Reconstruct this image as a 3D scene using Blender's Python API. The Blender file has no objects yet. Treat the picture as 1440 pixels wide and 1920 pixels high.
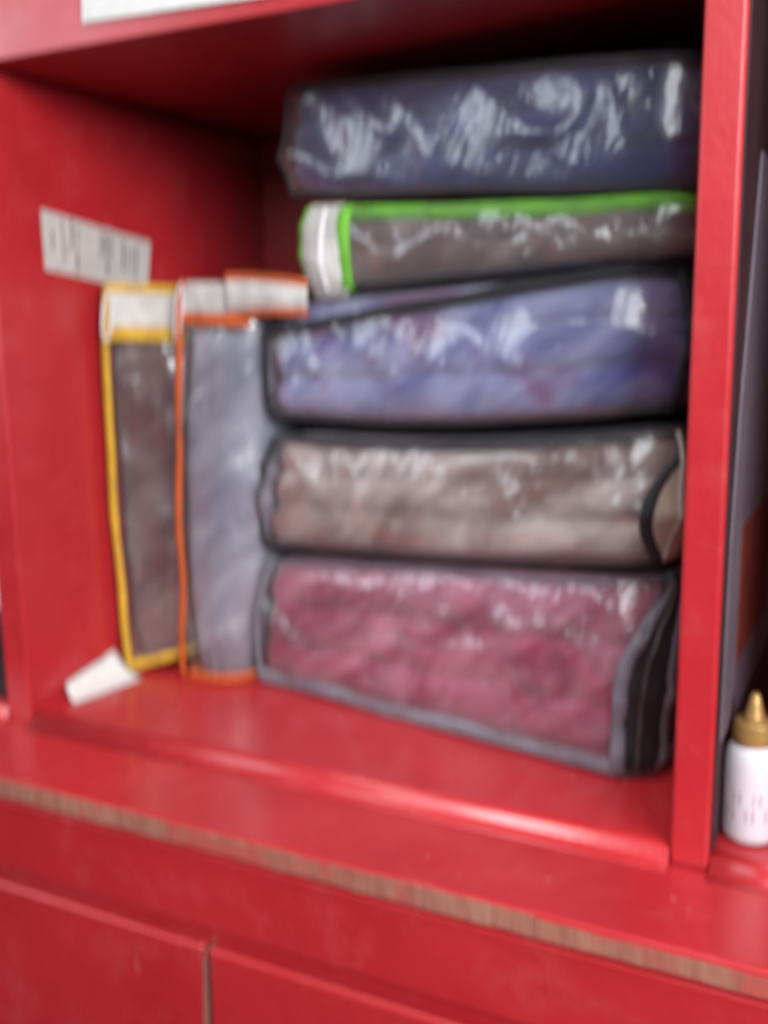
import bpy, bmesh, math, random
from mathutils import Vector, Matrix, noise
random.seed(7)
sc = bpy.context.scene
C = sc.collection

# ------------------------------------------------------------------ camera
CAM = Vector((0.67634, -0.63135, 0.33750))
RX = Vector((0.892712, 0.450423, -0.013613))      # image right
RY = Vector((0.070166, -0.168780, -0.983153))     # image down
RZ = Vector((-0.445132, 0.876717, -0.182276))     # view direction
FPX = 1930.0                                      # focal length in photo pixels (1440 x 1920)
cd = bpy.data.cameras.new('camera')
cam = bpy.data.objects.new('camera', cd)
C.objects.link(cam)
cam.matrix_world = Matrix(((RX.x, -RY.x, -RZ.x, CAM.x), (RX.y, -RY.y, -RZ.y, CAM.y), (RX.z, -RY.z, -RZ.z, CAM.z), (0, 0, 0, 1)))
cd.sensor_fit = 'VERTICAL'
cd.sensor_height = 36.0
cd.sensor_width = 27.0
cd.lens = FPX / 1920.0 * 36.0
cd.clip_start = 0.02
cd.clip_end = 50
cd.dof.use_dof = True
cd.dof.focus_distance = 0.42
cd.dof.aperture_fstop = 3.3
cd.dof.aperture_ratio = 2.0
sc.camera = cam

# ------------------------------------------------------------------ light
w = bpy.data.worlds.new('World')
sc.world = w
w.use_nodes = True
bg = w.node_tree.nodes['Background']
bg.inputs[0].default_value = (0.80, 0.88, 1.0, 1)
bg.inputs[1].default_value = 0.02


def area(name, loc, target, sx, sy, power, col):
    l = bpy.data.lights.new(name, 'AREA')
    l.shape = 'RECTANGLE'
    l.size, l.size_y, l.energy, l.color = sx, sy, power, col
    o = bpy.data.objects.new(name, l)
    C.objects.link(o)
    o.location = loc
    o.rotation_euler = (Vector(target) - Vector(loc)).to_track_quat('-Z', 'Y').to_euler()
    return o


area('window_light', (1.75, -1.10, 0.84), (0.25, 0.1, 0.25), 1.1, 0.58, 51, (0.97, 0.97, 1.0))
area('front_window_light', (0.85, -1.9, 1.25), (0.3, 0.1, 0.2), 1.0, 1.0, 20, (0.94, 0.96, 1.0))
area('far_window_light', (-2.2, -1.8, 1.05), (0.3, 0.1, 0.3), 1.8, 1.0, 30, (0.86, 0.93, 1.0))
area('ledge_fill_light', (0.25, -0.55, 2.2), (0.25, -0.3, 0.0), 0.9, 0.3, 24, (1.0, 0.98, 0.95))  # fill lamp added overhead to brighten the ledge top

sc.view_settings.view_transform = 'Standard'
sc.view_settings.look = 'None'
sc.view_settings.exposure = 0.0
sc.view_settings.gamma = 1.0
sc.cycles.transparent_max_bounces = 14
sc.cycles.max_bounces = 5
sc.cycles.diffuse_bounces = 1
sc.cycles.use_denoising = True


# ------------------------------------------------------------------ materials
def mat(name):
    m = bpy.data.materials.new(name)
    m.use_nodes = True
    nt = m.node_tree
    b = nt.nodes['Principled BSDF']
    return m, nt, b


def nd(nt, typ, **kw):
    n = nt.nodes.new(typ)
    for k, v in kw.items():
        if k in n.inputs:
            n.inputs[k].default_value = v
        else:
            setattr(n, k, v)
    return n


def ramp(nt, src, stops):
    r = nt.nodes.new('ShaderNodeValToRGB')
    e = r.color_ramp.elements
    while len(e) < len(stops):
        e.new(0.5)
    for q, (p, c) in zip(e, stops):
        q.position = p
        q.color = (*c, 1) if len(c) == 3 else c
    nt.links.new(src, r.inputs[0])
    return r.outputs[0]


def mixc(nt, fac, a, b):
    n = nt.nodes.new('ShaderNodeMix')
    n.data_type = 'RGBA'
    if isinstance(fac, float):
        n.inputs[0].default_value = fac
    else:
        nt.links.new(fac, n.inputs[0])
    for s, v in ((n.inputs[6], a), (n.inputs[7], b)):
        if isinstance(v, tuple):
            s.default_value = (*v, 1)
        else:
            nt.links.new(v, s)
    return n.outputs[2]


def red_paint():
    m, nt, b = mat('red_paint')
    tc = nd(nt, 'ShaderNodeTexCoord')
    co = tc.outputs['Object']
    n1 = nd(nt, 'ShaderNodeTexNoise', Scale=9.0, Detail=6.0, Roughness=0.6)
    nt.links.new(co, n1.inputs[0])
    c1 = ramp(nt, n1.outputs[0], [(0.3, (0.41, 0.015, 0.021)), (0.7, (0.48, 0.022, 0.029))])
    # dusty smears
    n2 = nd(nt, 'ShaderNodeTexNoise', Scale=26.0, Detail=5.0, Roughness=0.7)
    nt.links.new(co, n2.inputs[0])
    f2 = ramp(nt, n2.outputs[0], [(0.54, (0, 0, 0)), (0.80, (0.22, 0.22, 0.22))])
    c2 = mixc(nt, f2, c1, (0.50, 0.13, 0.125))
    # chips: small upright nicks where bare board shows
    mp = nd(nt, 'ShaderNodeMapping')
    mp.inputs['Scale'].default_value = (60, 60, 18)
    nt.links.new(co, mp.inputs[0])
    vo = nd(nt, 'ShaderNodeTexVoronoi', Scale=0.55)
    nt.links.new(mp.outputs[0], vo.inputs[0])
    f3 = ramp(nt, vo.outputs[0], [(0.045, (0.55, 0.55, 0.55)), (0.085, (0, 0, 0))])
    n3 = nd(nt, 'ShaderNodeTexNoise', Scale=7.0)
    nt.links.new(co, n3.inputs[0])
    f3b = ramp(nt, n3.outputs[0], [(0.46, (0, 0, 0)), (0.54, (1, 1, 1))])
    mul = nd(nt, 'ShaderNodeMath', operation='MULTIPLY')
    nt.links.new(f3, mul.inputs[0])
    nt.links.new(f3b, mul.inputs[1])
    c3 = mixc(nt, mul.outputs[0], c2, (0.40, 0.20, 0.12))
    nt.links.new(c3, b.inputs['Base Color'])
    rr = ramp(nt, n2.outputs[0], [(0.3, (0.30, 0.30, 0.30)), (0.75, (0.48, 0.48, 0.48))])
    nt.links.new(rr, b.inputs['Roughness'])
    b.inputs['Coat Weight'].default_value = 0.4
    b.inputs['Coat Roughness'].default_value = 0.2
    # brushed enamel relief
    n4 = nd(nt, 'ShaderNodeTexNoise', Scale=150.0, Detail=3.0)
    nt.links.new(co, n4.inputs[0])
    n5 = nd(nt, 'ShaderNodeTexNoise', Scale=14.0, Detail=2.0)
    nt.links.new(co, n5.inputs[0])
    ad = nd(nt, 'ShaderNodeMath', operation='MULTIPLY_ADD')
    nt.links.new(n5.outputs[0], ad.inputs[0])
    ad.inputs[1].default_value = 3.0
    nt.links.new(n4.outputs[0], ad.inputs[2])
    bp = nd(nt, 'ShaderNodeBump', Strength=0.25, Distance=0.0012)
    nt.links.new(ad.outputs[0], bp.inputs['Height'])
    nt.links.new(bp.outputs[0], b.inputs['Normal'])
    return m


def simple(name, col, rough=0.6, vary=0.25, scale=60.0, bump=0.3, dist=0.001, metal=0.0, sheen=0.0):
    m, nt, b = mat(name)
    tc = nd(nt, 'ShaderNodeTexCoord')
    n = nd(nt, 'ShaderNodeTexNoise', Scale=scale, Detail=5.0, Roughness=0.6)
    nt.links.new(tc.outputs['Object'], n.inputs[0])
    lo = tuple(max(0, c * (1 - vary)) for c in col)
    hi = tuple(min(1, c * (1 + vary)) for c in col)
    nt.links.new(ramp(nt, n.outputs[0], [(0.3, lo), (0.7, hi)]), b.inputs['Base Color'])
    b.inputs['Roughness'].default_value = rough
    b.inputs['Metallic'].default_value = metal
    b.inputs['Sheen Weight'].default_value = sheen
    bp = nd(nt, 'ShaderNodeBump', Strength=bump, Distance=dist)
    nt.links.new(n.outputs[0], bp.inputs['Height'])
    nt.links.new(bp.outputs[0], b.inputs['Normal'])
    return m


def fabric(name, col, col2, patch=None):
    """plush blanket: mottled nap, sheen painted in as pale slanted streaks, optional patches of a second dye"""
    m, nt, b = mat(name)
    tc = nd(nt, 'ShaderNodeTexCoord')
    co = tc.outputs['Object']
    mp = nd(nt, 'ShaderNodeMapping')
    mp.vector_type = 'TEXTURE'
    mp.inputs['Rotation'].default_value = (0.0, 0.95, 0.0)
    mp.inputs['Scale'].default_value = (1 / 30, 1 / 12, 1 / 9)
    nt.links.new(co, mp.inputs[0])
    n1 = nd(nt, 'ShaderNodeTexNoise', Scale=1.0, Detail=4.0, Distortion=0.7)
    nt.links.new(mp.outputs[0], n1.inputs[0])
    c = ramp(nt, n1.outputs[0], [(0.35, col), (0.68, col2)])  # paler second colour paints sheen along slanted folds
    if patch:
        n2 = nd(nt, 'ShaderNodeTexNoise', Scale=11.0, Detail=2.0)
        nt.links.new(co, n2.inputs[0])
        f = ramp(nt, n2.outputs[0], [(0.56, (0, 0, 0)), (0.64, (0.8, 0.8, 0.8))])
        c = mixc(nt, f, c, patch)
    nt.links.new(c, b.inputs['Base Color'])
    b.inputs['Roughness'].default_value = 0.95
    b.inputs['Sheen Weight'].default_value = 0.35
    b.inputs['Sheen Roughness'].default_value = 0.5
    n3 = nd(nt, 'ShaderNodeTexNoise', Scale=420.0, Detail=3.0)
    nt.links.new(co, n3.inputs[0])
    bp = nd(nt, 'ShaderNodeBump', Strength=0.7, Distance=0.0015)
    nt.links.new(n3.outputs[0], bp.inputs['Height'])
    nt.links.new(bp.outputs[0], b.inputs['Normal'])
    return m


def tape(name, col, rough=0.75):
    """woven binding / zip tape"""
    m, nt, b = mat(name)
    tc = nd(nt, 'ShaderNodeTexCoord')
    co = tc.outputs['Object']
    wv = nd(nt, 'ShaderNodeTexWave', Scale=260.0, Distortion=1.0)
    nt.links.new(co, wv.inputs[0])
    n = nd(nt, 'ShaderNodeTexNoise', Scale=45.0, Detail=4.0)
    nt.links.new(co, n.inputs[0])
    lo = tuple(c * 0.72 for c in col)
    nt.links.new(ramp(nt, n.outputs[0], [(0.32, lo), (0.62, col)]), b.inputs['Base Color'])
    b.inputs['Roughness'].default_value = rough
    bp = nd(nt, 'ShaderNodeBump', Strength=0.5, Distance=0.0006)
    nt.links.new(wv.outputs[0], bp.inputs['Height'])
    nt.links.new(bp.outputs[0], b.inputs['Normal'])
    return m


def clear_plastic():
    m = bpy.data.materials.new('clear_plastic')
    m.use_nodes = True
    nt = m.node_tree
    nt.nodes.clear()
    out = nd(nt, 'ShaderNodeOutputMaterial')
    tc = nd(nt, 'ShaderNodeTexCoord')
    co = tc.outputs['Object']
    mp = nd(nt, 'ShaderNodeMapping')
    mp.vector_type = 'TEXTURE'
    mp.inputs['Rotation'].default_value = (0.0, 0.75, 0.0)
    mp.inputs['Scale'].default_value = (1 / 18, 1 / 16, 1 / 6)
    nt.links.new(co, mp.inputs[0])
    n1 = nd(nt, 'ShaderNodeTexNoise', Scale=1.0, Detail=3.0, Distortion=0.8)
    nt.links.new(mp.outputs[0], n1.inputs[0])
    n2 = nd(nt, 'ShaderNodeTexNoise', Scale=60.0, Detail=1.0)
    nt.links.new(co, n2.inputs[0])
    ad = nd(nt, 'ShaderNodeMath', operation='MULTIPLY_ADD')
    nt.links.new(n1.outputs[0], ad.inputs[0])
    ad.inputs[1].default_value = 9.0
    nt.links.new(n2.outputs[0], ad.inputs[2])
    bp = nd(nt, 'ShaderNodeBump', Strength=0.8, Distance=0.0007)
    nt.links.new(ad.outputs[0], bp.inputs['Height'])
    tr = nd(nt, 'ShaderNodeBsdfTransparent', Color=(0.96, 0.965, 0.97, 1))
    df = nd(nt, 'ShaderNodeBsdfDiffuse', Color=(0.85, 0.87, 0.92, 1))
    nt.links.new(bp.outputs[0], df.inputs['Normal'])
    m1 = nd(nt, 'ShaderNodeMixShader')
    m1.inputs[0].default_value = 0.028
    nt.links.new(tr.outputs[0], m1.inputs[1])
    nt.links.new(df.outputs[0], m1.inputs[2])
    mp2 = nd(nt, 'ShaderNodeMapping')
    mp2.vector_type = 'TEXTURE'
    mp2.inputs['Rotation'].default_value = (0.0, 0.28, 0.0)
    mp2.inputs['Scale'].default_value = (1 / 46, 1 / 46, 1 / 9)
    nt.links.new(co, mp2.inputs[0])
    n3 = nd(nt, 'ShaderNodeTexNoise', Scale=1.0, Detail=2.0, Distortion=1.5)
    nt.links.new(mp2.outputs[0], n3.inputs[0])
    bp2 = nd(nt, 'ShaderNodeBump', Strength=0.9, Distance=0.0030)
    nt.links.new(n3.outputs[0], bp2.inputs['Height'])
    nt.links.new(bp.outputs[0], bp2.inputs['Normal'])
    g1 = nd(nt, 'ShaderNodeBsdfGlossy', Roughness=0.07)
    g2 = nd(nt, 'ShaderNodeBsdfGlossy', Roughness=0.34)
    nt.links.new(bp2.outputs[0], g1.inputs['Normal'])
    nt.links.new(bp.outputs[0], g2.inputs['Normal'])
    gm = nd(nt, 'ShaderNodeMixShader')
    gm.inputs[0].default_value = 0.66
    nt.links.new(g1.outputs[0], gm.inputs[1])
    nt.links.new(g2.outputs[0], gm.inputs[2])
    fr = nd(nt, 'ShaderNodeLayerWeight', Blend=0.5)      # thin film: same on both faces
    nt.links.new(bp.outputs[0], fr.inputs['Normal'])
    pw = nd(nt, 'ShaderNodeMath', operation='POWER')
    nt.links.new(fr.outputs['Facing'], pw.inputs[0])
    pw.inputs[1].default_value = 4.0
    fm = nd(nt, 'ShaderNodeMath', operation='MULTIPLY_ADD')
    nt.links.new(pw.outputs[0], fm.inputs[0])
    fm.inputs[1].default_value = 0.85
    fm.inputs[2].default_value = 0.125
    m2 = nd(nt, 'ShaderNodeMixShader')
    nt.links.new(fm.outputs[0], m2.inputs[0])
    nt.links.new(m1.outputs[0], m2.inputs[1])
    nt.links.new(gm.outputs[0], m2.inputs[2])
    nt.links.new(m2.outputs[0], out.inputs[0])
    return m


def bare_edge():
    m, nt, b = mat('bare_board_edge')
    tc = nd(nt, 'ShaderNodeTexCoord')
    mp = nd(nt, 'ShaderNodeMapping')
    mp.inputs['Scale'].default_value = (90, 90, 12)
    nt.links.new(tc.outputs['Object'], mp.inputs[0])
    n = nd(nt, 'ShaderNodeTexNoise', Scale=1.0, Detail=6.0, Roughness=0.7)
    nt.links.new(mp.outputs[0], n.inputs[0])
    c = ramp(nt, n.outputs[0], [(0.30, (0.26, 0.08, 0.06)), (0.52, (0.33, 0.125, 0.085)), (0.72, (0.38, 0.18, 0.12))])
    n2 = nd(nt, 'ShaderNodeTexNoise', Scale=16.0, Detail=5.0)
    nt.links.new(tc.outputs['Object'], n2.inputs[0])
    f = ramp(nt, n2.outputs[0], [(0.52, (0, 0, 0)), (0.60, (0.85, 0.85, 0.85))])
    nt.links.new(mixc(nt, f, c, (0.42, 0.06, 0.05)), b.inputs['Base Color'])
    b.inputs['Roughness'].default_value = 0.75
    bp = nd(nt, 'ShaderNodeBump', Strength=0.6, Distance=0.001)
    nt.links.new(n.outputs[0], bp.inputs['Height'])
    nt.links.new(bp.outputs[0], b.inputs['Normal'])
    return m


RED = red_paint()
PLASTIC = clear_plastic()
EDGE = bare_edge()
PAPER = simple('white_paper', (0.64, 0.63, 0.61), 0.8, 0.05, 90, 0.2)
INK = simple('grey_ink', (0.05, 0.05, 0.06), 0.8, 0.2)
STICKER = simple('sticker_paper', (0.55, 0.51, 0.48), 0.6, 0.10, 30, 0.15)
T_YELLOW = tape('yellow_tape', (0.72, 0.42, 0.03))
T_ORANGE = tape('orange_tape', (0.62, 0.11, 0.015))
T_WHITE = tape('white_tape', (0.68, 0.66, 0.62))
T_GREEN = tape('green_tape', (0.17, 0.50, 0.04))
T_BLACK = tape('black_tape', (0.022, 0.022, 0.026))
T_GREY = tape('grey_tape', (0.22, 0.21, 0.25))
T_BEIGE = tape('beige_tape', (0.52, 0.43, 0.34))
PULL = simple('white_plastic', (0.82, 0.80, 0.82), 0.3, 0.05)


# ------------------------------------------------------------------ mesh helpers
def obj(name, verts, faces, m, parent=None, smooth=False):
    me = bpy.data.meshes.new(name)
    me.from_pydata([tuple(v) for v in verts], [], faces)
    me.update()
    if smooth:
        me.polygons.foreach_set('use_smooth', [True] * len(me.polygons))
    me.materials.append(m)
    o = bpy.data.objects.new(name, me)
    C.objects.link(o)
    if parent:
        o.parent = parent
        o.matrix_parent_inverse = parent.matrix_world.inverted()
    return o


def bm_obj(name, bm, m, parent=None, smooth=False):
    bmesh.ops.recalc_face_normals(bm, faces=bm.faces)
    me = bpy.data.meshes.new(name)
    bm.to_mesh(me)
    bm.free()
    if smooth:
        me.polygons.foreach_set('use_smooth', [True] * len(me.polygons))
    me.materials.append(m)
    o = bpy.data.objects.new(name, me)
    C.objects.link(o)
    if parent:
        o.parent = parent
        o.matrix_parent_inverse = parent.matrix_world.inverted()
    return o


def box(name, lo, hi, m, parent=None, bevel=0.0, seg=3):
    bm = bmesh.new()
    bmesh.ops.create_cube(bm, size=1)
    lo, hi = Vector(lo), Vector(hi)
    for v in bm.verts:
        v.co = Vector(((lo[k] + hi[k]) / 2 + v.co[k] * (hi[k] - lo[k]) for k in range(3)))
    if bevel:
        bmesh.ops.bevel(bm, geom=list(bm.edges), offset=bevel, segments=seg, profile=0.5, affect='EDGES')
    return bm_obj(name, bm, m, parent, smooth=False)


def V3(*a):
    return Vector(a)


def empty(name, loc, label, cat, group=None):
    o = bpy.data.objects.new(name, None)
    C.objects.link(o)
    o.location = loc
    o.empty_display_size = 0.02
    bpy.context.view_layer.update()
    return tag(o, label, cat, group)


def tag(o, label, cat, group=None):
    o['label'] = label
    o['category'] = cat
    if group:
        o['group'] = group
    return o


def sweep(path, A, B, ra, rb, closed, k=8):
    """elliptical section swept along a path; A, B are the section axes at each point"""
    V, F = [], []
    n = len(path)
    for p, a, b in zip(path, A, B):
        for j in range(k):
            th = 2 * math.pi * j / k
            V.append(p + a * (ra * math.cos(th)) + b * (rb * math.sin(th)))
    for i in range(n if closed else n - 1):
        i2 = (i + 1) % n
        for j in range(k):
            j2 = (j + 1) % k
            F.append((i * k + j, i2 * k + j, i2 * k + j2, i * k + j2))
    if not closed:
        F.append(tuple(range(k)))
        F.append(tuple((n - 1) * k + j for j in reversed(range(k))))
    return V, F


# ------------------------------------------------------------------ soft bags
class Soft:
    """A soft box: rounded footprint ring at the bottom and at the top, lofted, with bulge and creases.
    Footprint corners in order back-left, front-left, front-right, back-right (x, y, z)."""

    def __init__(s, bot, top, rad, bulge=0.006, crease=0.003, seed=0, inset=0.0, nside=(14, 44, 14, 40), narc=9, layers=0, rimwave=None, botwave=None):
        s.bulge, s.crease, s.seed, s.layers = bulge, crease, seed, layers
        s.so = Vector((seed * 3.7, seed * 1.9, seed * 5.3))
        s.b, s.idx = s.ring(bot, rad, inset, nside, narc)
        s.t, _ = s.ring(top, rad, inset, nside, narc)
        s.n = len(s.b)
        s.bz = s.heights(bot, s.b, botwave)
        s.tz = s.heights(top, s.t, rimwave)
        s.nb, s.ntp = s.normals(s.b), s.normals(s.t)
        # arc length
        s.L = [0.0]
        for i in range(1, s.n):
            s.L.append(s.L[-1] + ((s.b[i] + s.t[i]) / 2 - (s.b[i - 1] + s.t[i - 1]) / 2).length)

    @staticmethod
    def ring(fp, rad, inset, nside, narc):
        P = [Vector(p[:2]) for p in fp]
        cen = sum(P, Vector((0, 0))) / 4
        if inset:
            Q = []
            for k in range(4):
                a, b, c = P[k - 1], P[k], P[(k + 1) % 4]
                d1, d2 = (b - a).normalized(), (c - b).normalized()
                n1, n2 = Vector((d1.y, -d1.x)), Vector((d2.y, -d2.x))
                Q.append(b - (n1 + n2) / (1 + n1.dot(n2)) * inset)
            P = Q
        pts, idx = [], []
        segs = []
        for k in range(4):
            a, b, c = P[k - 1], P[k], P[(k + 1) % 4]
            d1, d2 = (a - b).normalized(), (c - b).normalized()
            ang = d1.angle(d2)
            r = rad[k]
            tl = r / math.tan(ang / 2)
            segs.append((b + d1 * tl, b, b + d2 * tl, b + ((d1 + d2).normalized()) * (r / math.sin(ang / 2)), r))
        # start in the middle of the back side
        start = (segs[3][2] + segs[0][0]) / 2
        half = nside[3] // 2

        def line(p, q, m):
            for j in range(m):
                pts.append(p.lerp(q, j / m))
        line(start, segs[0][0], half)
        for k in range(4):
            a, b, c, ce, r = segs[k]
            v1, v2 = a - ce, c - ce
            a1 = math.atan2(v1.y, v1.x)
            da = (math.atan2(v2.y, v2.x) - a1 + math.pi) % (2 * math.pi) - math.pi
            for j in range(narc):
                if j == narc // 2:
                    idx.append(len(pts))
                th = a1 + da * j / narc
                pts.append(ce + Vector((math.cos(th), math.sin(th))) * r)
            if k < 3:
                line(c, segs[k + 1][0], nside[k])
            else:
                line(c, start, half)
        return pts, idx

    @staticmethod
    def heights(fp, pts, wave):
        BL, FL, FR, BR = [Vector(p) for p in fp]
        du = (FR - FL).to_2d()
        dv = (BL - FL).to_2d()
        out = []
        det = du.x * dv.y - du.y * dv.x
        for p in pts:
            d = p - FL.to_2d()
            u = (d.x * dv.y - d.y * dv.x) / det
            v = (du.x * d.y - du.y * d.x) / det
            z = (FL.z * (1 - u) + FR.z * u) * (1 - v) + (BL.z * (1 - u) + BR.z * u) * v
            if wave:
                z += wave(u, v)
            out.append(z)
        return out

    @staticmethod
    def normals(P):
        n = len(P)
        out = []
        for i in range(n):
            t = (P[(i + 1) % n] - P[i - 1]).normalized()
            out.append(Vector((t.y, -t.x, 0)))
        return out

    def S(s, i, t, off=0.0, smooth=False):
        if isinstance(i, float):
            k = int(math.floor(i))
            p0, n0 = s.S(k, t, off, smooth)
            p1, n1 = s.S(k + 1, t, off, smooth)
            return p0.lerp(p1, i - k), n0.lerp(n1, i - k).normalized()
        i %= s.n
        p = s.b[i].lerp(s.t[i], t)
        n = s.nb[i].lerp(s.ntp[i], t).normalized()
        q = Vector((p.x, p.y, s.bz[i] * (1 - t) + s.tz[i] * t))
        wgt = max(0.0, 4 * t * (1 - t)) ** 0.55
        d = s.bulge * wgt
        a = q + s.so
        w1 = noise.noise(a * 17)
        e = Vector((a.x * 1.0 + a.z * 0.7, a.y, a.z * 0.8 - a.x * 0.45))
        w2 = (1 - abs(noise.noise(e * 13))) ** 6
        w3 = (1 - abs(noise.noise(Vector((e.z * 7, e.x * 24, e.y * 20))))) ** 8
        d += s.crease * wgt * (0.8 * w1 + 1.0 * w2 + 0.8 * w3)
        if smooth:
            d = s.bulge * wgt
        if s.layers:
            ph = t * s.layers + 0.10 * noise.noise(a * 9)
            d += 0.0100 * (abs(math.sin(math.pi * ph)) ** 0.35 - 0.88)
        return q + n * (d + off), n

    def shell(s, nt=26, dome=0.004, domeb=0.0, caprings=9, domefn=None):
        V, F = [], []
        for j in range(nt + 1):
            t = j / nt
            for i in range(s.n):
                V.append(s.S(i, t)[0])
        n = s.n
        for j in range(nt):
            for i in range(n):
                i2 = (i + 1) % n
                F.append((j * n + i, j * n + i2, (j + 1) * n + i2, (j + 1) * n + i))
        for base, sign, dm in ((nt * n, 1, dome), (0, -1, domeb)):
            ringv = V[base:base + n]
            cen = sum(ringv, Vector()) / n
            prev = list(range(base, base + n))
            for k in range(1, caprings + 1):
                f = 1 - k / caprings
                if k == caprings:
                    V.append(cen + Vector((0, 0, sign * dm)))
                    c = len(V) - 1
                    for i in range(n):
                        i2 = (i + 1) % n
                        F.append((prev[i], prev[i2], c) if sign > 0 else (prev[i2], prev[i], c))
                else:
                    cur = []
                    for i in range(n):
                        p = cen + (ringv[i] - cen) * f
                        h = dm * (1 - f ** 3)
                        if domefn and sign > 0:
                            h = domefn(p, 1 - f ** 3)
                        p = p + Vector((0, 0, sign * h + 0.0012 * noise.noise((p + s.so) * 30) * (1 - f)))
                        V.append(p)
                        cur.append(len(V) - 1)
                    for i in range(n):
                        i2 = (i + 1) % n
                        q = (prev[i], prev[i2], cur[i2], cur[i])
                        F.append(q if sign > 0 else q[::-1])
                    prev = cur
        return V, F

    def rim(s, t, hh, th, lift=0.0, off=0.0):
        """binding running round the rim at height t"""
        path, A, B = [], [], []
        for i in range(s.n):
            p, n = s.S(i, t(i / s.n) if callable(t) else t)
            p = p + Vector((0, 0, lift + 0.0032 * noise.noise((p + s.so) * 11))) + n * (off + 0.0012 * noise.noise((p - s.so) * 31))
            path.append(p)
            A.append(n)
            B.append(Vector((0, 0, 1)))
        return sweep(path, A, B, th, hh, True)

    def at(s, corner, d):
        """ring index d metres past a nominal corner (0 back-left, 1 front-left, 2 front-right, 3 back-right)"""
        L = s.L[s.idx[corner]] + d
        return min(range(s.n), key=lambda i: abs(s.L[i] - L))

    def upright(s, i, hw, th, t0=0.0, t1=1.0, off=0.001, m=26, wob=0.0015, smooth=False, di=None, side=None):
        path, A, B = [], [], []
        for j in range(m + 1):
            t = t0 + (t1 - t0) * j / m
            p, n = s.S(float(i + di(t)) if di else i, t, off, smooth)
            tan = Vector((-n.y, n.x, 0))
            p = p + tan * (wob * 2 * noise.noise((p + s.so) * 5)) + n * (wob * 0.6 * noise.noise((p + s.so) * 14))
            if side:
                p = p + tan * side(t)
            path.append(p)
            A.append(n)
            B.append(tan)
        return sweep(path, A, B, th, hw, False)

    def strip(s, i0, i1, t0, t1, off=0.002, thick=0.0012, m=16, di=None):
        """a band of tape lying on the side wall"""
        V, F = [], []
        cols = list(range(i0, i1 + 1))
        for o in (off, off + thick):
            for j in range(m + 1):
                t = t0 + (t1 - t0) * j / m
                for i in cols:
                    V.append(s.S(float(i + di(t)) if di else i, t, o)[0])
        c = len(cols)
        N = c * (m + 1)
        for j in range(m):
            for i in range(c - 1):
                q = (j * c + i, j * c + i + 1, (j + 1) * c + i + 1, (j + 1) * c + i)
                F.append(tuple(N + x for x in q))
                F.append(q[::-1])
        bd = [i for i in range(c)] + [j * c + c - 1 for j in range(1, m + 1)] + [m * c + i for i in range(c - 2, -1, -1)] + [j * c for j in range(m - 1, 0, -1)]
        for a, b in zip(bd, bd[1:] + bd[:1]):
            F.append((a, b, N + b, N + a))
        return V, F


# ------------------------------------------------------------------ the red shelf unit
W, H, T, DEP = 0.56, 0.5432, 0.0245, 0.40
LF = -0.0920                       # front of the ledge
unit = empty('shelf_unit', (0.25, 0.1, -0.42), 'red painted wooden shelf unit with open compartments above a worn ledge', 'shelf')
LZ = -0.012                       # the ledge lies one board below the shelf floor
box('ledge', (-0.42, LF + 0.001, LZ - 0.020), (1.05, DEP, LZ), RED, unit, 0.003)
for x0, x1 in ((0.0005, W - 0.0005), (W + T + 0.0005, 0.6675), (0.693, 1.0245), (-0.42, -0.028)):
    prof = [(DEP, LZ + 0.0003), (DEP, 0.0), (0.0085, 0.0), (0.0055, -0.0005), (0.0030, -0.0018), (0.0012, -0.0040), (0.0002, -0.0068),
            (-0.0012, -0.0090), (-0.0038, -0.0106), (-0.0075, -0.0113), (-0.0120, LZ + 0.0003)]
    k = len(prof)
    pv = [(x, y, z) for x in (x0, x1) for y, z in prof]
    pf = [(j, (j + 1) % k, k + (j + 1) % k, k + j) for j in range(k)] + [tuple(reversed(range(k))), tuple(range(k, 2 * k))]
    fb = obj('floor_board', pv, pf, RED, unit)
    for p in fb.data.polygons:
        p.use_smooth = 2 <= p.index <= k - 2
# bare front edge of the ledge, paint worn away; a narrower run towards the right


def bare_strip(x0, x1, zlo, zhi, n):
    V, F = [], []
    for k in range(n + 1):
        x = x0 + (x1 - x0) * k / n
        a = zhi - 0.0010 * max(0.0, noise.noise(V3(x * 38, 1, 0)) + 0.4 * noise.noise(V3(x * 150, 5, 0))) 
        b = zlo + 0.0010 * (noise.noise(V3(x * 30, 9, 0)) + 0.5 * noise.noise(V3(x * 120, 3, 0)))
        for y, z in ((LF - 0.0012, b), (LF - 0.0012, a), (LF + 0.0006, a), (LF + 0.0006, b)):
            V.append((x, y, z))
    for k in range(n):
        for q in range(4):
            a, b = k * 4 + q, k * 4 + (q + 1) % 4
            F.append((a, b, b + 4, a + 4))
    F += [(3, 2, 1, 0), tuple(n * 4 + q for q in range(4))]
    return obj('edge_strip', V, F, EDGE, unit)


bare_strip(-0.42, 0.4995, LZ - 0.0150, LZ - 0.0012, 320)
bare_strip(0.5, 1.05, LZ - 0.0145, LZ - 0.0032, 180)
box('apron', (-0.42, LF + 0.002, -0.0910), (1.05, LF + 0.022, LZ - 0.0205), RED, unit, 0.002)
box('inner_rail', (-0.42, LF + 0.016, -0.42), (1.05, DEP, -0.0913), RED, unit)
box('side_panel', (-0.0275, 0.0, LZ + 0.0003), (0.0, DEP, 0.75), RED, unit, 0.0015)
box('divider', (W, 0.0, LZ + 0.0003), (W + T, DEP, 0.75), RED, unit, 0.003)
box('side_shade_sheet', (W + T + 0.0002, 0.0035, 0.001), (W + T + 0.0014, DEP - 0.001, H - 0.001), simple('painted_shade', (0.035, 0.010, 0.013), 0.6, 0.3, 20), unit)  # added thin sheet: the shade on this face is put into its dark colour
box('back_panel', (-0.42, DEP + 0.0005, -0.42), (1.05, DEP + 0.012, 0.75), RED, unit)
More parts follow.
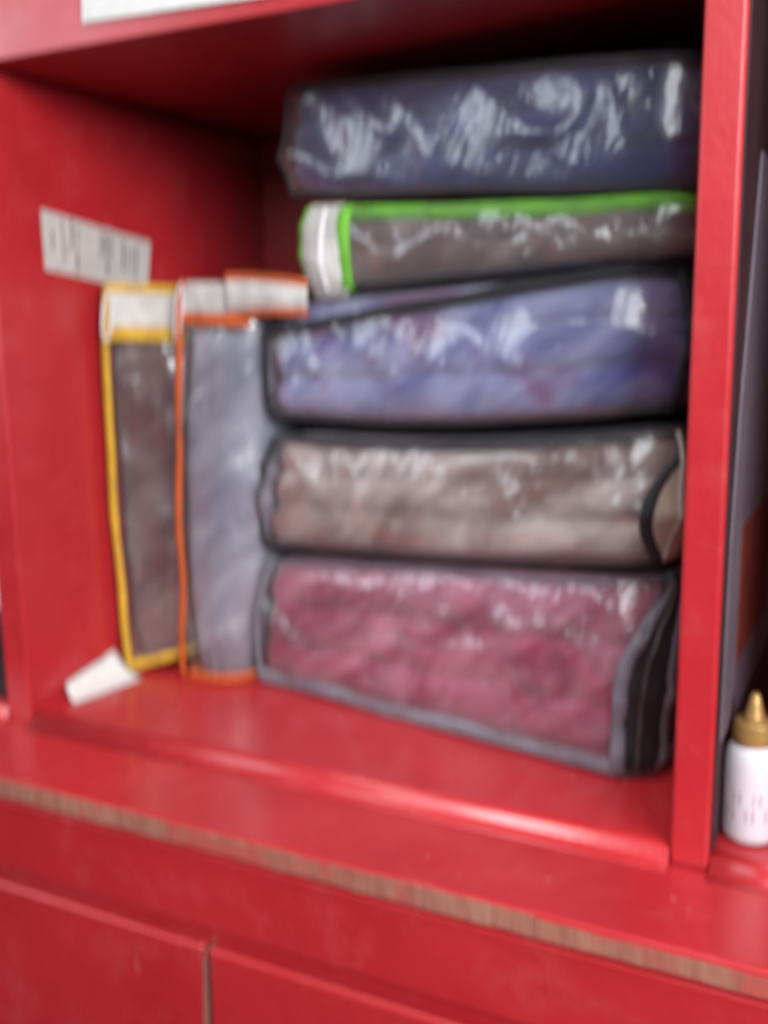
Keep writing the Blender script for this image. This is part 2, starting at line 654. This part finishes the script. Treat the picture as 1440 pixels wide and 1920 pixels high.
box('top_board', (0.0005, 0.0212, H + 0.0004), (W - 0.0005, DEP, H + 0.018), RED, unit, 0.001)
box('top_board', (W + T + 0.0005, 0.0015, H), (0.6675, DEP, H + 0.018), RED, unit, 0.001)
box('top_board', (0.693, 0.0015, H), (1.0245, DEP, H + 0.018), RED, unit, 0.001)
box('top_board', (-0.42, 0.0015, H), (-0.028, DEP, H + 0.018), RED, unit, 0.001)
box('front_rail', (0.0005, 0.001, H), (W - 0.0005, 0.020, H + 0.16), RED, unit, 0.001)
box('divider', (0.668, 0.0, LZ + 0.0003), (0.668 + T, DEP, 0.75), RED, unit, 0.003)  # added out of view to shade the narrow right compartment
box('side_panel', (1.025, 0.0, LZ + 0.0003), (1.05, DEP, 0.75), RED, unit, 0.0015)


def door(x0, x1):
    d = box('drawer_front', (x0, LF + 0.003, -0.42), (x1, LF + 0.0155, -0.1070), RED, unit, 0.004, 4)
    return d


CR = 0.2500
door(-0.42, CR - 0.0022)
d2 = door(CR + 0.0022, 0.72)
door(0.7245, 1.05)
# chipped bare wood along the gap between the two drawer fronts
V, F = [], []
zz = [-0.1080 - 0.3115 * k / 60 for k in range(61)]
for k, z in enumerate(zz):
    wv = 0.0010 + 0.0009 * noise.noise(Vector((3.1, 0, z * 70)))
    x = CR - 0.0020 + 0.0035 * math.exp((z + 0.1080) / 0.014)
    for dx, dy in ((-wv, LF + 0.0024), (wv * 0.5, LF + 0.0024), (wv * 0.5, LF + 0.0150), (-wv, LF + 0.0150)):
        V.append((x + dx, dy, z))
for k in range(60):
    for j in range(4):
        a, b = k * 4 + j, k * 4 + (j + 1) % 4
        F.append((a, b, b + 4, a + 4))
F += [(3, 2, 1, 0), (240, 241, 242, 243)]
obj('chipped_edge', V, F, EDGE, unit)

# ------------------------------------------------------------------ lying bags, bottom to top
SN = Vector((0.18096, 0.98349))               # into the shelf, square to the stack's front


def fp(fl, fr, depth, zb=None, xmax=0.5525):
    """footprint from its two front corners"""
    fl, fr = Vector(fl), Vector(fr)
    bl = Vector((fl.x + SN.x * depth, fl.y + SN.y * depth, fl.z if zb is None else zb[0]))
    br = Vector((min(xmax, fr.x + SN.x * depth), fr.y + SN.y * depth, fr.z if zb is None else zb[1]))
    return (bl, fl, fr, br)


def shift(q, d):
    return [Vector((p.x, p.y, p.z + d)) for p in q]


def contents(name, label, cat, bot, top, rad, m, layers, seed, inset=0.0055, gap=0.0025, bulge=0.005, **kw):
    b = Soft(shift(bot, gap), shift(top, -gap), [max(r, 0.008) for r in rad], bulge=bulge, crease=0.0035, seed=seed, inset=inset, layers=layers, **kw)
    V, F = b.shell(nt=layers * 9, dome=0.0, caprings=6)
    o = obj(name, V, F, m, None, True)
    tag(o, label, cat, 'folded blankets inside the clear bags')
    return o


BG = 'zipped clear plastic blanket bags'


def bag(label, bot, top, rad, seed, bind, hh, bulge=0.007, crease=0.0052, dome=0.003, th=0.0026, hb=None, topt=None, off=0.0012, bind_b=None, ht=None, **kw):
    dfn = kw.pop('domefn', None)
    hb = hh if hb is None else hb
    s = Soft(bot, top, rad, bulge=bulge, crease=crease, seed=seed, **kw)
    c = (bot[1] + bot[2]) / 2
    r = empty('blanket_bag', (c.x, c.y, c.z), label, 'bag', BG)
    V, F = s.shell(dome=dome, domefn=dfn)
    obj('plastic_cover', V, F, PLASTIC, r, True)
    V, F = s.rim(0.0, hb, th, lift=hb * 0.95, off=off)
    obj('binding', V, F, bind_b or bind, r, True)
    V, F = s.rim(topt or 1.0, ht or hh, th, lift=0.0 if topt else -hh * 0.95, off=-0.002 if ht else off)
    obj('binding', V, F, bind, r, True)
    return s, r


def part(name, vf, m, r):
    return obj(name, vf[0], vf[1], m, r, True)


M_MAROON = fabric('maroon_plush', (0.23, 0.008, 0.058), (0.58, 0.21, 0.30))
M_TAUPE = fabric('taupe_plush', (0.20, 0.10, 0.085), (0.58, 0.48, 0.45))
M_INDIGO = fabric('indigo_plush', (0.06, 0.055, 0.26), (0.36, 0.36, 0.56), (0.18, 0.045, 0.16))
M_BROWN = fabric('brown_plush', (0.11, 0.065, 0.062), (0.21, 0.145, 0.135))
M_NAVY = fabric('navy_plush', (0.008, 0.008, 0.060), (0.035, 0.035, 0.16))
M_UMBER = fabric('umber_plush', (0.085, 0.018, 0.020), (0.20, 0.12, 0.11))
M_SLATE = fabric('slate_plush', (0.18, 0.18, 0.24), (0.36, 0.36, 0.42), (0.26, 0.14, 0.18))

# maroon
zt = lambda z: z
bot = fp((0.1385, 0.1565, 0.001), (0.522, 0.0860, 0.001), 0.235)
top = fp((0.158, 0.1530, 0.1215), (0.528, 0.0850, 0.1540), 0.235, (0.125, 0.150))
rad = [0.03, 0.012, 0.030, 0.03]
s, r = bag('clear bag bound in grey holding a maroon blanket, lowest of the stack', bot, top, rad, 1, T_GREY, 0.0030, bulge=0.009, hb=0.0068, off=0.0045, ht=0.0016)
part('binding', s.upright(s.at(1, 0.004), 0.0032, 0.0022), T_GREY, r)
i0, i1 = s.at(2, -0.013), s.at(2, 0.017)
sweepback = lambda t: 6.5 * max(0.0, (t - 0.45) / 0.55) ** 2.2
part('binding', s.upright(i0, 0.0058, 0.0026, di=sweepback), T_GREY, r)
part('binding', s.upright(i1, 0.0066, 0.0026, di=lambda t: 0.6 * sweepback(t)), T_GREY, r)
zp = part('zipper_tape', s.strip(i0, i1, 0.02, 0.99, 0.0014, di=lambda t: 0.8 * sweepback(t)), T_BLACK, r)
part('zipper_teeth', s.upright((i0 + i1) // 2, 0.0022, 0.0014, 0.04, 0.97, 0.003, 40, 0.0004, di=lambda t: 0.8 * sweepback(t)), simple('dark_zip', (0.05, 0.045, 0.045), 0.4), zp)
contents('folded_blanket', 'folded maroon plush blanket inside the grey-bound bag', 'blanket', bot, top, rad, M_MAROON, 3, 11)

# taupe
bot = fp((0.150, 0.1545, 0.1330), (0.527, 0.0850, 0.1640), 0.225, (0.137, 0.158))
top = fp((0.172, 0.1500, 0.2400), (0.534, 0.0836, 0.2640), 0.225, (0.237, 0.256))
rad = [0.03, 0.012, 0.026, 0.03]
bw = lambda u, v: -0.0045 * math.sin(math.pi * max(0, min(1, u))) * (1 - v)
tw = lambda u, v: -0.0085 * math.sin(math.pi * max(0, min(1, u))) * (1 - v)
s, r = bag('clear bag bound in black holding a taupe blanket, beige zip at one end', bot, top, rad, 2, T_BLACK, 0.0046, bulge=0.010, rimwave=tw, botwave=bw)
part('binding', s.upright(s.at(1, 0.003), 0.0044, 0.0024), T_BLACK, r)
i0, i1 = s.at(2, -0.006), s.at(2, 0.032)
bow = lambda t: 5.0 * (2 * t - 0.8) ** 2
zp = part('zipper_tape', s.strip(i0, i1, 0.03, 0.97, 0.0014, di=bow), T_BEIGE, r)
part('zipper_teeth', s.upright((i0 + i1) // 2, 0.0020, 0.0014, 0.04, 0.97, 0.003, 40, 0.0004), simple('pale_zip', (0.45, 0.40, 0.36), 0.4), zp)
part('binding', s.upright(i0, 0.0050, 0.0028, di=bow), T_BLACK, r)
part('binding', s.upright(i1, 0.0048, 0.0028), T_BLACK, r)
contents('folded_blanket', 'folded taupe brown plush blanket inside the black-bound bag with beige zip', 'blanket', bot, top, rad, M_TAUPE, 3, 12, rimwave=tw, botwave=bw)

# indigo: the fill domes up above its dark rim
bot = fp((0.168, 0.1510, 0.2530), (0.530, 0.0845, 0.2730), 0.225, (0.245, 0.262))
top = fp((0.1800, 0.1493, 0.3560), (0.533, 0.0839, 0.3730), 0.225, (0.362, 0.370))
rad = [0.03, 0.014, 0.050, 0.03]
bw = lambda u, v: -0.008 * math.sin(math.pi * max(0, min(1, u))) * (1 - v)


def sloping_rim(q):
    return 0.74 + 0.25 * max(0.0, min(1.0, (q - 0.34) / 0.32))


s, r = bag('bulging clear bag bound in black holding an indigo blanket, between green-edged and taupe bags', bot, top, rad, 3, T_BLACK, 0.0040, bulge=0.014, crease=0.0045, botwave=bw, topt=sloping_rim)
part('binding', s.upright(s.at(1, 0.002), 0.0046, 0.0024), T_BLACK, r)
part('binding', s.upright(s.at(2, 0.022), 0.0046, 0.0024), T_BLACK, r)
contents('folded_blanket', 'folded indigo violet plush blanket in the bulging black-bound bag', 'blanket', bot, top, rad, M_INDIGO, 3, 13, bulge=0.009, botwave=bw)
# green-edged
bot = fp((0.2050, 0.1442, 0.3600), (0.540, 0.0825, 0.3770), 0.20, (0.370, 0.378))
top = fp((0.2040, 0.1444, 0.4340), (0.540, 0.0825, 0.4155), 0.20, (0.437, 0.420))
rad = [0.03, 0.030, 0.022, 0.03]
s, r = bag('slim clear bag edged in bright green with a white zip, holding a brown blanket', bot, top, rad, 4, T_GREEN, 0.0062, bulge=0.006, hb=0.0022, bind_b=T_BLACK)
a0, a1, a2 = s.at(1, 0.012), s.at(1, 0.030), s.at(1, 0.049)
part('binding', s.upright(a0, 0.0064, 0.0026), T_GREEN, r)
part('binding', s.upright(a2, 0.0070, 0.0028), T_GREEN, r)
zp = part('zipper_tape', s.strip(a0, a2, -0.06, 1.01, 0.0022), T_WHITE, r)
part('zipper_teeth', s.upright(a1, 0.0020, 0.0014, 0.0, 0.97, 0.0036, 40, 0.0004), PULL, zp)
contents('folded_blanket', 'folded brown plush blanket inside the green-edged bag', 'blanket', bot, top, rad, M_BROWN, 2, 14)

# navy
bot = fp((0.1965, 0.1457, 0.4420), (0.542, 0.0820, 0.4180), 0.22, (0.451, 0.428))
top = fp((0.1985, 0.1453, 0.5330), (0.541, 0.0823, 0.5060), 0.22, (0.530, 0.512))
rad = [0.03, 0.014, 0.022, 0.03]
s, r = bag('clear bag with dark binding holding a navy blanket, on top of the stack', bot, top, rad, 5, T_BLACK, 0.0028, bulge=0.007, crease=0.005)
part('binding', s.upright(s.at(1, 0.001), 0.0026, 0.0020), T_BLACK, r)
contents('folded_blanket', 'folded navy blue plush blanket inside the topmost bag', 'blanket', bot, top, rad, M_NAVY, 3, 15)

# ------------------------------------------------------------------ standing bags


def loop(name, cen, h, wd, th, axis_x, m, r, lean=0.0):
    """flat plastic pull loop hanging from a zip"""
    path, A, B = [], [], []
    ax = Vector(axis_x).normalized()
    nn = Vector((ax.y, -ax.x, 0))
    for k in range(24):
        a = 2 * math.pi * k / 24
        ca, sa = math.cos(a), math.sin(a)
        p = Vector(cen) + ax * (wd * ca * (abs(ca) ** -0.2 if abs(ca) > 1e-3 else 1)) + Vector((0, 0, h * sa)) + ax * (lean * h * sa)
        path.append(p)
        rad_ = (ax * ca + Vector((0, 0, sa))).normalized()
        A.append(rad_)
        B.append(nn)
    V, F = sweep(path, A, B, th, th * 0.8, True)
    return obj(name, V, F, m, r, True)


# yellow-edged, against the side panel
bot = (V3(0.010, 0.320, 0.003), V3(0.0095, 0.1180, 0.0010), V3(0.0640, 0.1500, 0.0170), V3(0.060, 0.330, 0.004))
top = (V3(0.010, 0.320, 0.374), V3(0.0105, 0.1160, 0.3735), V3(0.0820, 0.1480, 0.3690), V3(0.068, 0.330, 0.370))
rad = [0.012, 0.006, 0.022, 0.012]
s, r = bag('upright clear bag edged in yellow with a white zip, against the side panel', bot, top, rad, 6, T_YELLOW, 0.0046, bulge=0.006, crease=0.0045, nside=(20, 22, 20, 12))
part('binding', s.upright(s.at(1, 0.003), 0.0052, 0.0028, wob=0.003, m=60, off=0.004, smooth=True), T_YELLOW, r)
i0, i1 = s.at(1, 0.003), s.at(2, -0.001)
part('binding', s.strip(i0, i1, 0.865, 0.900, 0.0024, 0.0016, 6), T_YELLOW, r)
part('binding', s.strip(i0, i1, 0.985, 1.006, 0.0024, 0.0016, 6), T_YELLOW, r)
zp = part('zipper_tape', s.strip(i0, i1, 0.900, 0.985, 0.0020, 0.0012, 10), T_WHITE, r)
p0, nn = s.S(i0 + 1, 0.925, 0.006)
loop('zipper_pull', p0 + Vector((0.004, 0, 0)), 0.021, 0.0042, 0.0013, (0.86, 0.5, 0), PULL, r, 0.12)
contents('folded_blanket', 'folded umber brown blanket inside the yellow-edged upright bag', 'blanket', bot, top, rad, M_UMBER, 1, 16, inset=0.004, nside=(20, 22, 20, 12))

# orange-edged, between the yellow bag and the stack
bot = (V3(0.085, 0.330, 0.003), V3(0.0735, 0.1340, 0.0010), V3(0.1310, 0.1280, 0.0010), V3(0.150, 0.330, 0.003))
top = (V3(0.095, 0.330, 0.372), V3(0.0920, 0.1320, 0.3760), V3(0.1690, 0.1320, 0.3720), V3(0.172, 0.330, 0.368))
rad = [0.012, 0.006, 0.030, 0.012]
s, r = bag('upright clear bag edged in orange with a white zip, squeezed beside the stack', bot, top, rad, 7, T_ORANGE, 0.0042, bulge=0.007, crease=0.0055, nside=(20, 26, 20, 14))
part('binding', s.upright(s.at(1, 0.002), 0.0043, 0.0028, wob=0.006, m=60, off=0.005, smooth=True, side=lambda t: 0.009 * math.exp(-((t - 0.24) / 0.13) ** 2)), T_ORANGE, r)
i0, i1 = s.at(1, 0.002), s.at(2, -0.002)
part('binding', s.strip(i0, i1, 0.898, 0.926, 0.0024, 0.0016, 6), T_ORANGE, r)
zp = part('zipper_tape', s.strip(i0, i1, 0.926, 0.996, 0.0020, 0.0012, 10), T_WHITE, r)
p0, nn = s.S(i0, 0.925, 0.006)
loop('zipper_pull', p0 + Vector((0.002, 0, 0)), 0.024, 0.0040, 0.0013, (1, 0, 0), PULL, r, 0.15)
# loose zip flap that carries on over the corner of the indigo bag
V, F = [], []
m = 24
for o_ in (0.0, 0.0014):
    for k in range(m + 1):
        u = k / m
        x = 0.140 + 0.086 * u
        y = 0.1258 - 0.006 * u - o_ + 0.0015 * math.sin(u * 7)
        zl = 0.3440 + 0.001 * u + 0.002 * math.sin(u * 3.0)
        zh = 0.3768 - 0.008 * u * u
        V += [V3(x, y, zl), V3(x, y - 0.001, (zl + zh) / 2), V3(x, y + 0.001, zh)]
for k in range(m):
    for j in range(2):
        a = k * 3 + j
        F += [(a, a + 1, a + 4, a + 3)]
        b = a + 3 * (m + 1)
        F += [(b, b + 3, b + 4, b + 1)]
N = 3 * (m + 1)
bd = [3 * k for k in range(m + 1)] + [3 * m + 1, 3 * m + 2] + [3 * k + 2 for k in range(m - 1, -1, -1)] + [1]
for a, b in zip(bd, bd[1:] + bd[:1]):
    F.append((a, b, b + N, a + N))
fl = obj('zip_flap', V, F, T_WHITE, r, True)
for row, hw in ((0, 0.0034), (2, 0.0036)):
    path = [V[3 * k + row] + V3(0, -0.0008, 0) for k in range(m + 1)]
    vv, ff = sweep(path, [V3(0, -1, 0)] * (m + 1), [V3(0, 0, 1)] * (m + 1), 0.0018, hw, False)
    obj('binding', vv, ff, T_ORANGE, fl, True)
contents('folded_blanket', 'folded slate grey blanket inside the orange-edged upright bag', 'blanket', bot, top, rad, M_SLATE, 1, 17, inset=0.004, nside=(20, 26, 20, 14))

# ------------------------------------------------------------------ paper things
# printed label on the side panel
lab = empty('price_label', (0.0006, 0.12, 0.40), 'white printed paper label stuck on the red side panel', 'label')
c00, c10, c11, c01 = Vector((0.0554, 0.3858)), Vector((0.1900, 0.3690)), Vector((0.1983, 0.4167)), Vector((0.0554, 0.4363))


def lp(u, v, x):
    q = c00.lerp(c10, u).lerp(c01.lerp(c11, u), v)
    return V3(x + 0.0008 * max(0, u - 0.8) * 5, q.x, q.y)


V, F = [], []
for x in (0.0004, 0.0009):
    for i in range(9):
        for j in range(5):
            V.append(lp(i / 8, j / 4, x))
for i in range(8):
    for j in range(4):
        a = i * 5 + j
        F += [(a, a + 5, a + 6, a + 1)[::-1], (a + 45, a + 50, a + 51, a + 46)]
bd = [5 * i for i in range(9)] + [40 + j for j in range(1, 5)] + [5 * i + 4 for i in range(7, -1, -1)] + [3, 2, 1]
for a, b in zip(bd, bd[1:] + bd[:1]):
    F.append((a, b, b + 45, a + 45))
obj('label_sheet', V, F, STICKER, lab)
V, F = [], []


def mark(u0, u1, v0, v1):
    n = len(V)
    for x in (0.00095, 0.00115):
        V.extend([lp(u0, v0, x), lp(u1, v0, x), lp(u1, v1, x), lp(u0, v1, x)])
    F.extend([(n + 4, n + 5, n + 6, n + 7), (n, n + 1, n + 5, n + 4), (n + 1, n + 2, n + 6, n + 5), (n + 2, n + 3, n + 7, n + 6), (n + 3, n, n + 4, n + 7)])


for u, w_, v0, v1 in ((0.075, 0.013, 0.36, 0.70), (0.165, 0.010, 0.10, 0.95), (0.20, 0.007, 0.25, 0.62), (0.245, 0.016, 0.45, 0.97), (0.285, 0.020, 0.12, 0.46), (0.30, 0.008, 0.55, 0.88),
                      (0.505, 0.009, 0.40, 0.95), (0.535, 0.016, 0.50, 0.90), (0.565, 0.010, 0.22, 0.93), (0.60, 0.018, 0.45, 0.92), (0.575, 0.016, 0.12, 0.36),
                      (0.725, 0.020, 0.30, 0.84), (0.775, 0.009, 0.22, 0.74), (0.81, 0.012, 0.30, 0.80), (0.855, 0.018, 0.20, 0.86), (0.11, 0.010, 0.02, 0.14), (0.30, 0.010, 0.0, 0.10)):
    n_ = max(2, int((v1 - v0) / 0.11))
    for k in range(n_):
        a = v0 + (v1 - v0) * k / n_
        mark(u, u + w_, a + 0.012, a + (v1 - v0) / n_ - 0.012)
obj('printed_marks', V, F, INK, lab)['kind'] = 'stuff'

# sheet of white paper taped on the front rail
V, F = [], []
A0, A1 = V3(0.1105, 0, 0.5585), V3(0.420, 0, 0.5490)
for o_ in (-0.0004, -0.0009):
    for i in range(13):
        for j in range(6):
            p = A0.lerp(A1, i / 12) + V3(0.001 * j, 0, 0.02 * j)
            p.y = o_ - 0.0010 * math.sin(math.pi * i / 12) * (j == 0)
            V.append(p)
for i in range(12):
    for j in range(5):
        a = i * 6 + j
        F += [(a, a + 6, a + 7, a + 1)[::-1], (a + 78, a + 84, a + 85, a + 79)]
bd = [6 * i for i in range(13)] + [72 + j for j in range(1, 6)] + [6 * i + 5 for i in range(11, -1, -1)] + [4, 3, 2, 1]
for a, b in zip(bd, bd[1:] + bd[:1]):
    F.append((a, b, b + 78, a + 78))
o = obj('paper_notice', V, F, PAPER)
tag(o, 'plain white paper sheet taped on the red rail above the compartment', 'paper')

# curled scrap of paper by the foot of the yellow bag
V, F = [], []
for o_ in (0.0, 0.0006):
    for i in range(13):
        for j in range(9):
            u, v = i / 12, j / 8
            y = 0.030 + 0.080 * u + 0.012 * v * (1 - u)
            x = 0.036 - 0.034 * v - 0.012 * (1 - u) * (1 - v)
            z = 0.0012 + 0.020 * v ** 2.2 * (0.55 + 0.45 * u) + 0.0022 * noise.noise(V3(u * 5, v * 4, 2)) * v + 0.003 * u * v
            V.append(V3(max(0.0012, x), y + 0.002 * noise.noise(V3(u * 9, v * 9, 1)), z + o_))
for i in range(12):
    for j in range(8):
        a = i * 9 + j
        F += [(a, a + 9, a + 10, a + 1)[::-1], (a + 117, a + 126, a + 127, a + 118)]
bd = [9 * i for i in range(13)] + [108 + j for j in range(1, 9)] + [9 * i + 8 for i in range(11, -1, -1)] + list(range(7, 0, -1))
for a, b in zip(bd, bd[1:] + bd[:1]):
    F.append((a, b, b + 117, a + 117))
o = obj('paper_scrap', V, F, PAPER, None, True)
tag(o, 'curled white paper scrap lying at the foot of the yellow-edged bag', 'paper')

# ------------------------------------------------------------------ neighbours
# grey card fixed on the far side of the divider
cx = W + T + 0.0020
MAUVE = simple('mauve_card', (0.13, 0.10, 0.12), 0.45, 0.12, 25, 0.2)
card = empty('grey_card', (cx, 0.15, 0.1), 'mauve grey card sheet with a rust red patch fixed on the divider beside the bottle', 'card')
V = []
for x in (cx, cx + 0.0016):
    V += [V3(x, 0.006, 0.075), V3(x, 0.30, 0.075), V3(x, 0.30, 0.44), V3(x, 0.062, 0.436), V3(x, 0.024, 0.290), V3(x, 0.010, 0.20)]
F = [(0, 1, 2, 3, 4, 5)[::-1], (6, 7, 8, 9, 10, 11)] + [(k, (k + 1) % 6, 6 + (k + 1) % 6, 6 + k) for k in range(6)]
obj('card_sheet', V, F, MAUVE, card)
box('printed_patch', (cx + 0.0017, 0.052, 0.112), (cx + 0.0021, 0.20, 0.205), simple('rust_print', (0.16, 0.02, 0.01), 0.6, 0.2), card)

# little glue bottle
bx_, by_ = 0.6035, 0.036
bot_ = empty('glue_bottle', (bx_, by_, 0.0), 'small white squeeze bottle with ribbed gold cap and pointed nozzle', 'bottle')


def lathe(name, prof, m, parent, n=40, rib=None):
    V, F = [], []
    for z, rr in prof:
        for k in range(n):
            q = rr
            if rib and rib[0] < z < rib[1] and k % 2:
                q -= rib[2]
            a = 2 * math.pi * k / n
            V.append(V3(bx_ + q * math.cos(a), by_ + q * math.sin(a), z))
    for j in range(len(prof) - 1):
        for k in range(n):
            F.append((j * n + k, j * n + (k + 1) % n, (j + 1) * n + (k + 1) % n, (j + 1) * n + k))
    F.append(tuple(reversed(range(n))))
    F.append(tuple((len(prof) - 1) * n + k for k in range(n)))
    return obj(name, V, F, m, parent, True)


BW = simple('milky_bottle', (0.62, 0.58, 0.62), 0.35, 0.06, 30, 0.1)
BW.node_tree.nodes['Principled BSDF'].inputs['Subsurface Weight'].default_value = 0.2
BW.node_tree.nodes['Principled BSDF'].inputs['Subsurface Radius'].default_value = (0.004, 0.003, 0.003)
GOLD = simple('gold_plastic', (0.42, 0.24, 0.08), 0.35, 0.15, 40, 0.1, metal=0.35)
R_ = 0.0170
lathe('body', [(0.0006, R_ * 0.72), (0.0015, R_ * 0.86), (0.0035, R_ * 0.95), (0.007, R_), (0.053, R_), (0.058, R_ * 0.98), (0.062, R_ * 0.92), (0.0650, R_ * 0.82), (0.0660, R_ * 0.70), (0.068, R_ * 0.62)], BW, bot_)
lathe('cap', [(0.0665, 0.0132), (0.0672, 0.0138), (0.0740, 0.0135), (0.0800, 0.0128), (0.0812, 0.0120), (0.0816, 0.0080)], GOLD, bot_, 48, (0.0660, 0.0805, 0.0012))
lathe('nozzle', [(0.0814, 0.0076), (0.0840, 0.0066), (0.0920, 0.0046), (0.0975, 0.0034), (0.0990, 0.0022)], GOLD, bot_, 24)
# printed band: the lettering is a blur in the photograph, only pale grey strokes
V, F = [], []
for k in range(9):
    a0 = math.radians(-150 + 14 * k)
    for z0, z1 in ((0.018, 0.026), (0.029, 0.037)):
        if (k * 7 + int(z0 * 1000)) % 3 == 0:
            continue
        n = len(V)
        for rr in (R_ + 0.0001, R_ + 0.0003):
            for a, z in ((a0, z0), (a0 + 0.10, z0), (a0 + 0.13, z1), (a0 + 0.03, z1)):
                V.append(V3(bx_ + rr * math.cos(a), by_ + rr * math.sin(a), z))
        F += [(n + 4, n + 5, n + 6, n + 7), (n, n + 1, n + 5, n + 4), (n + 1, n + 2, n + 6, n + 5), (n + 2, n + 3, n + 7, n + 6), (n + 3, n, n + 4, n + 7)]
obj('printed_marks', V, F, simple('pale_print', (0.46, 0.34, 0.38), 0.6), bot_)['kind'] = 'stuff'

# black box with a white lid in the next compartment
sb = empty('storage_box', (-0.15, 0.1, 0.0), 'black box with a white lid beyond the side panel', 'box')
box('box_body', (-0.26, 0.012, 0.0006), (-0.034, 0.22, 0.086), simple('black_card', (0.012, 0.012, 0.014), 0.5), sb, 0.002)
box('lid', (-0.264, 0.008, 0.0865), (-0.031, 0.224, 0.125), PAPER, sb, 0.003)
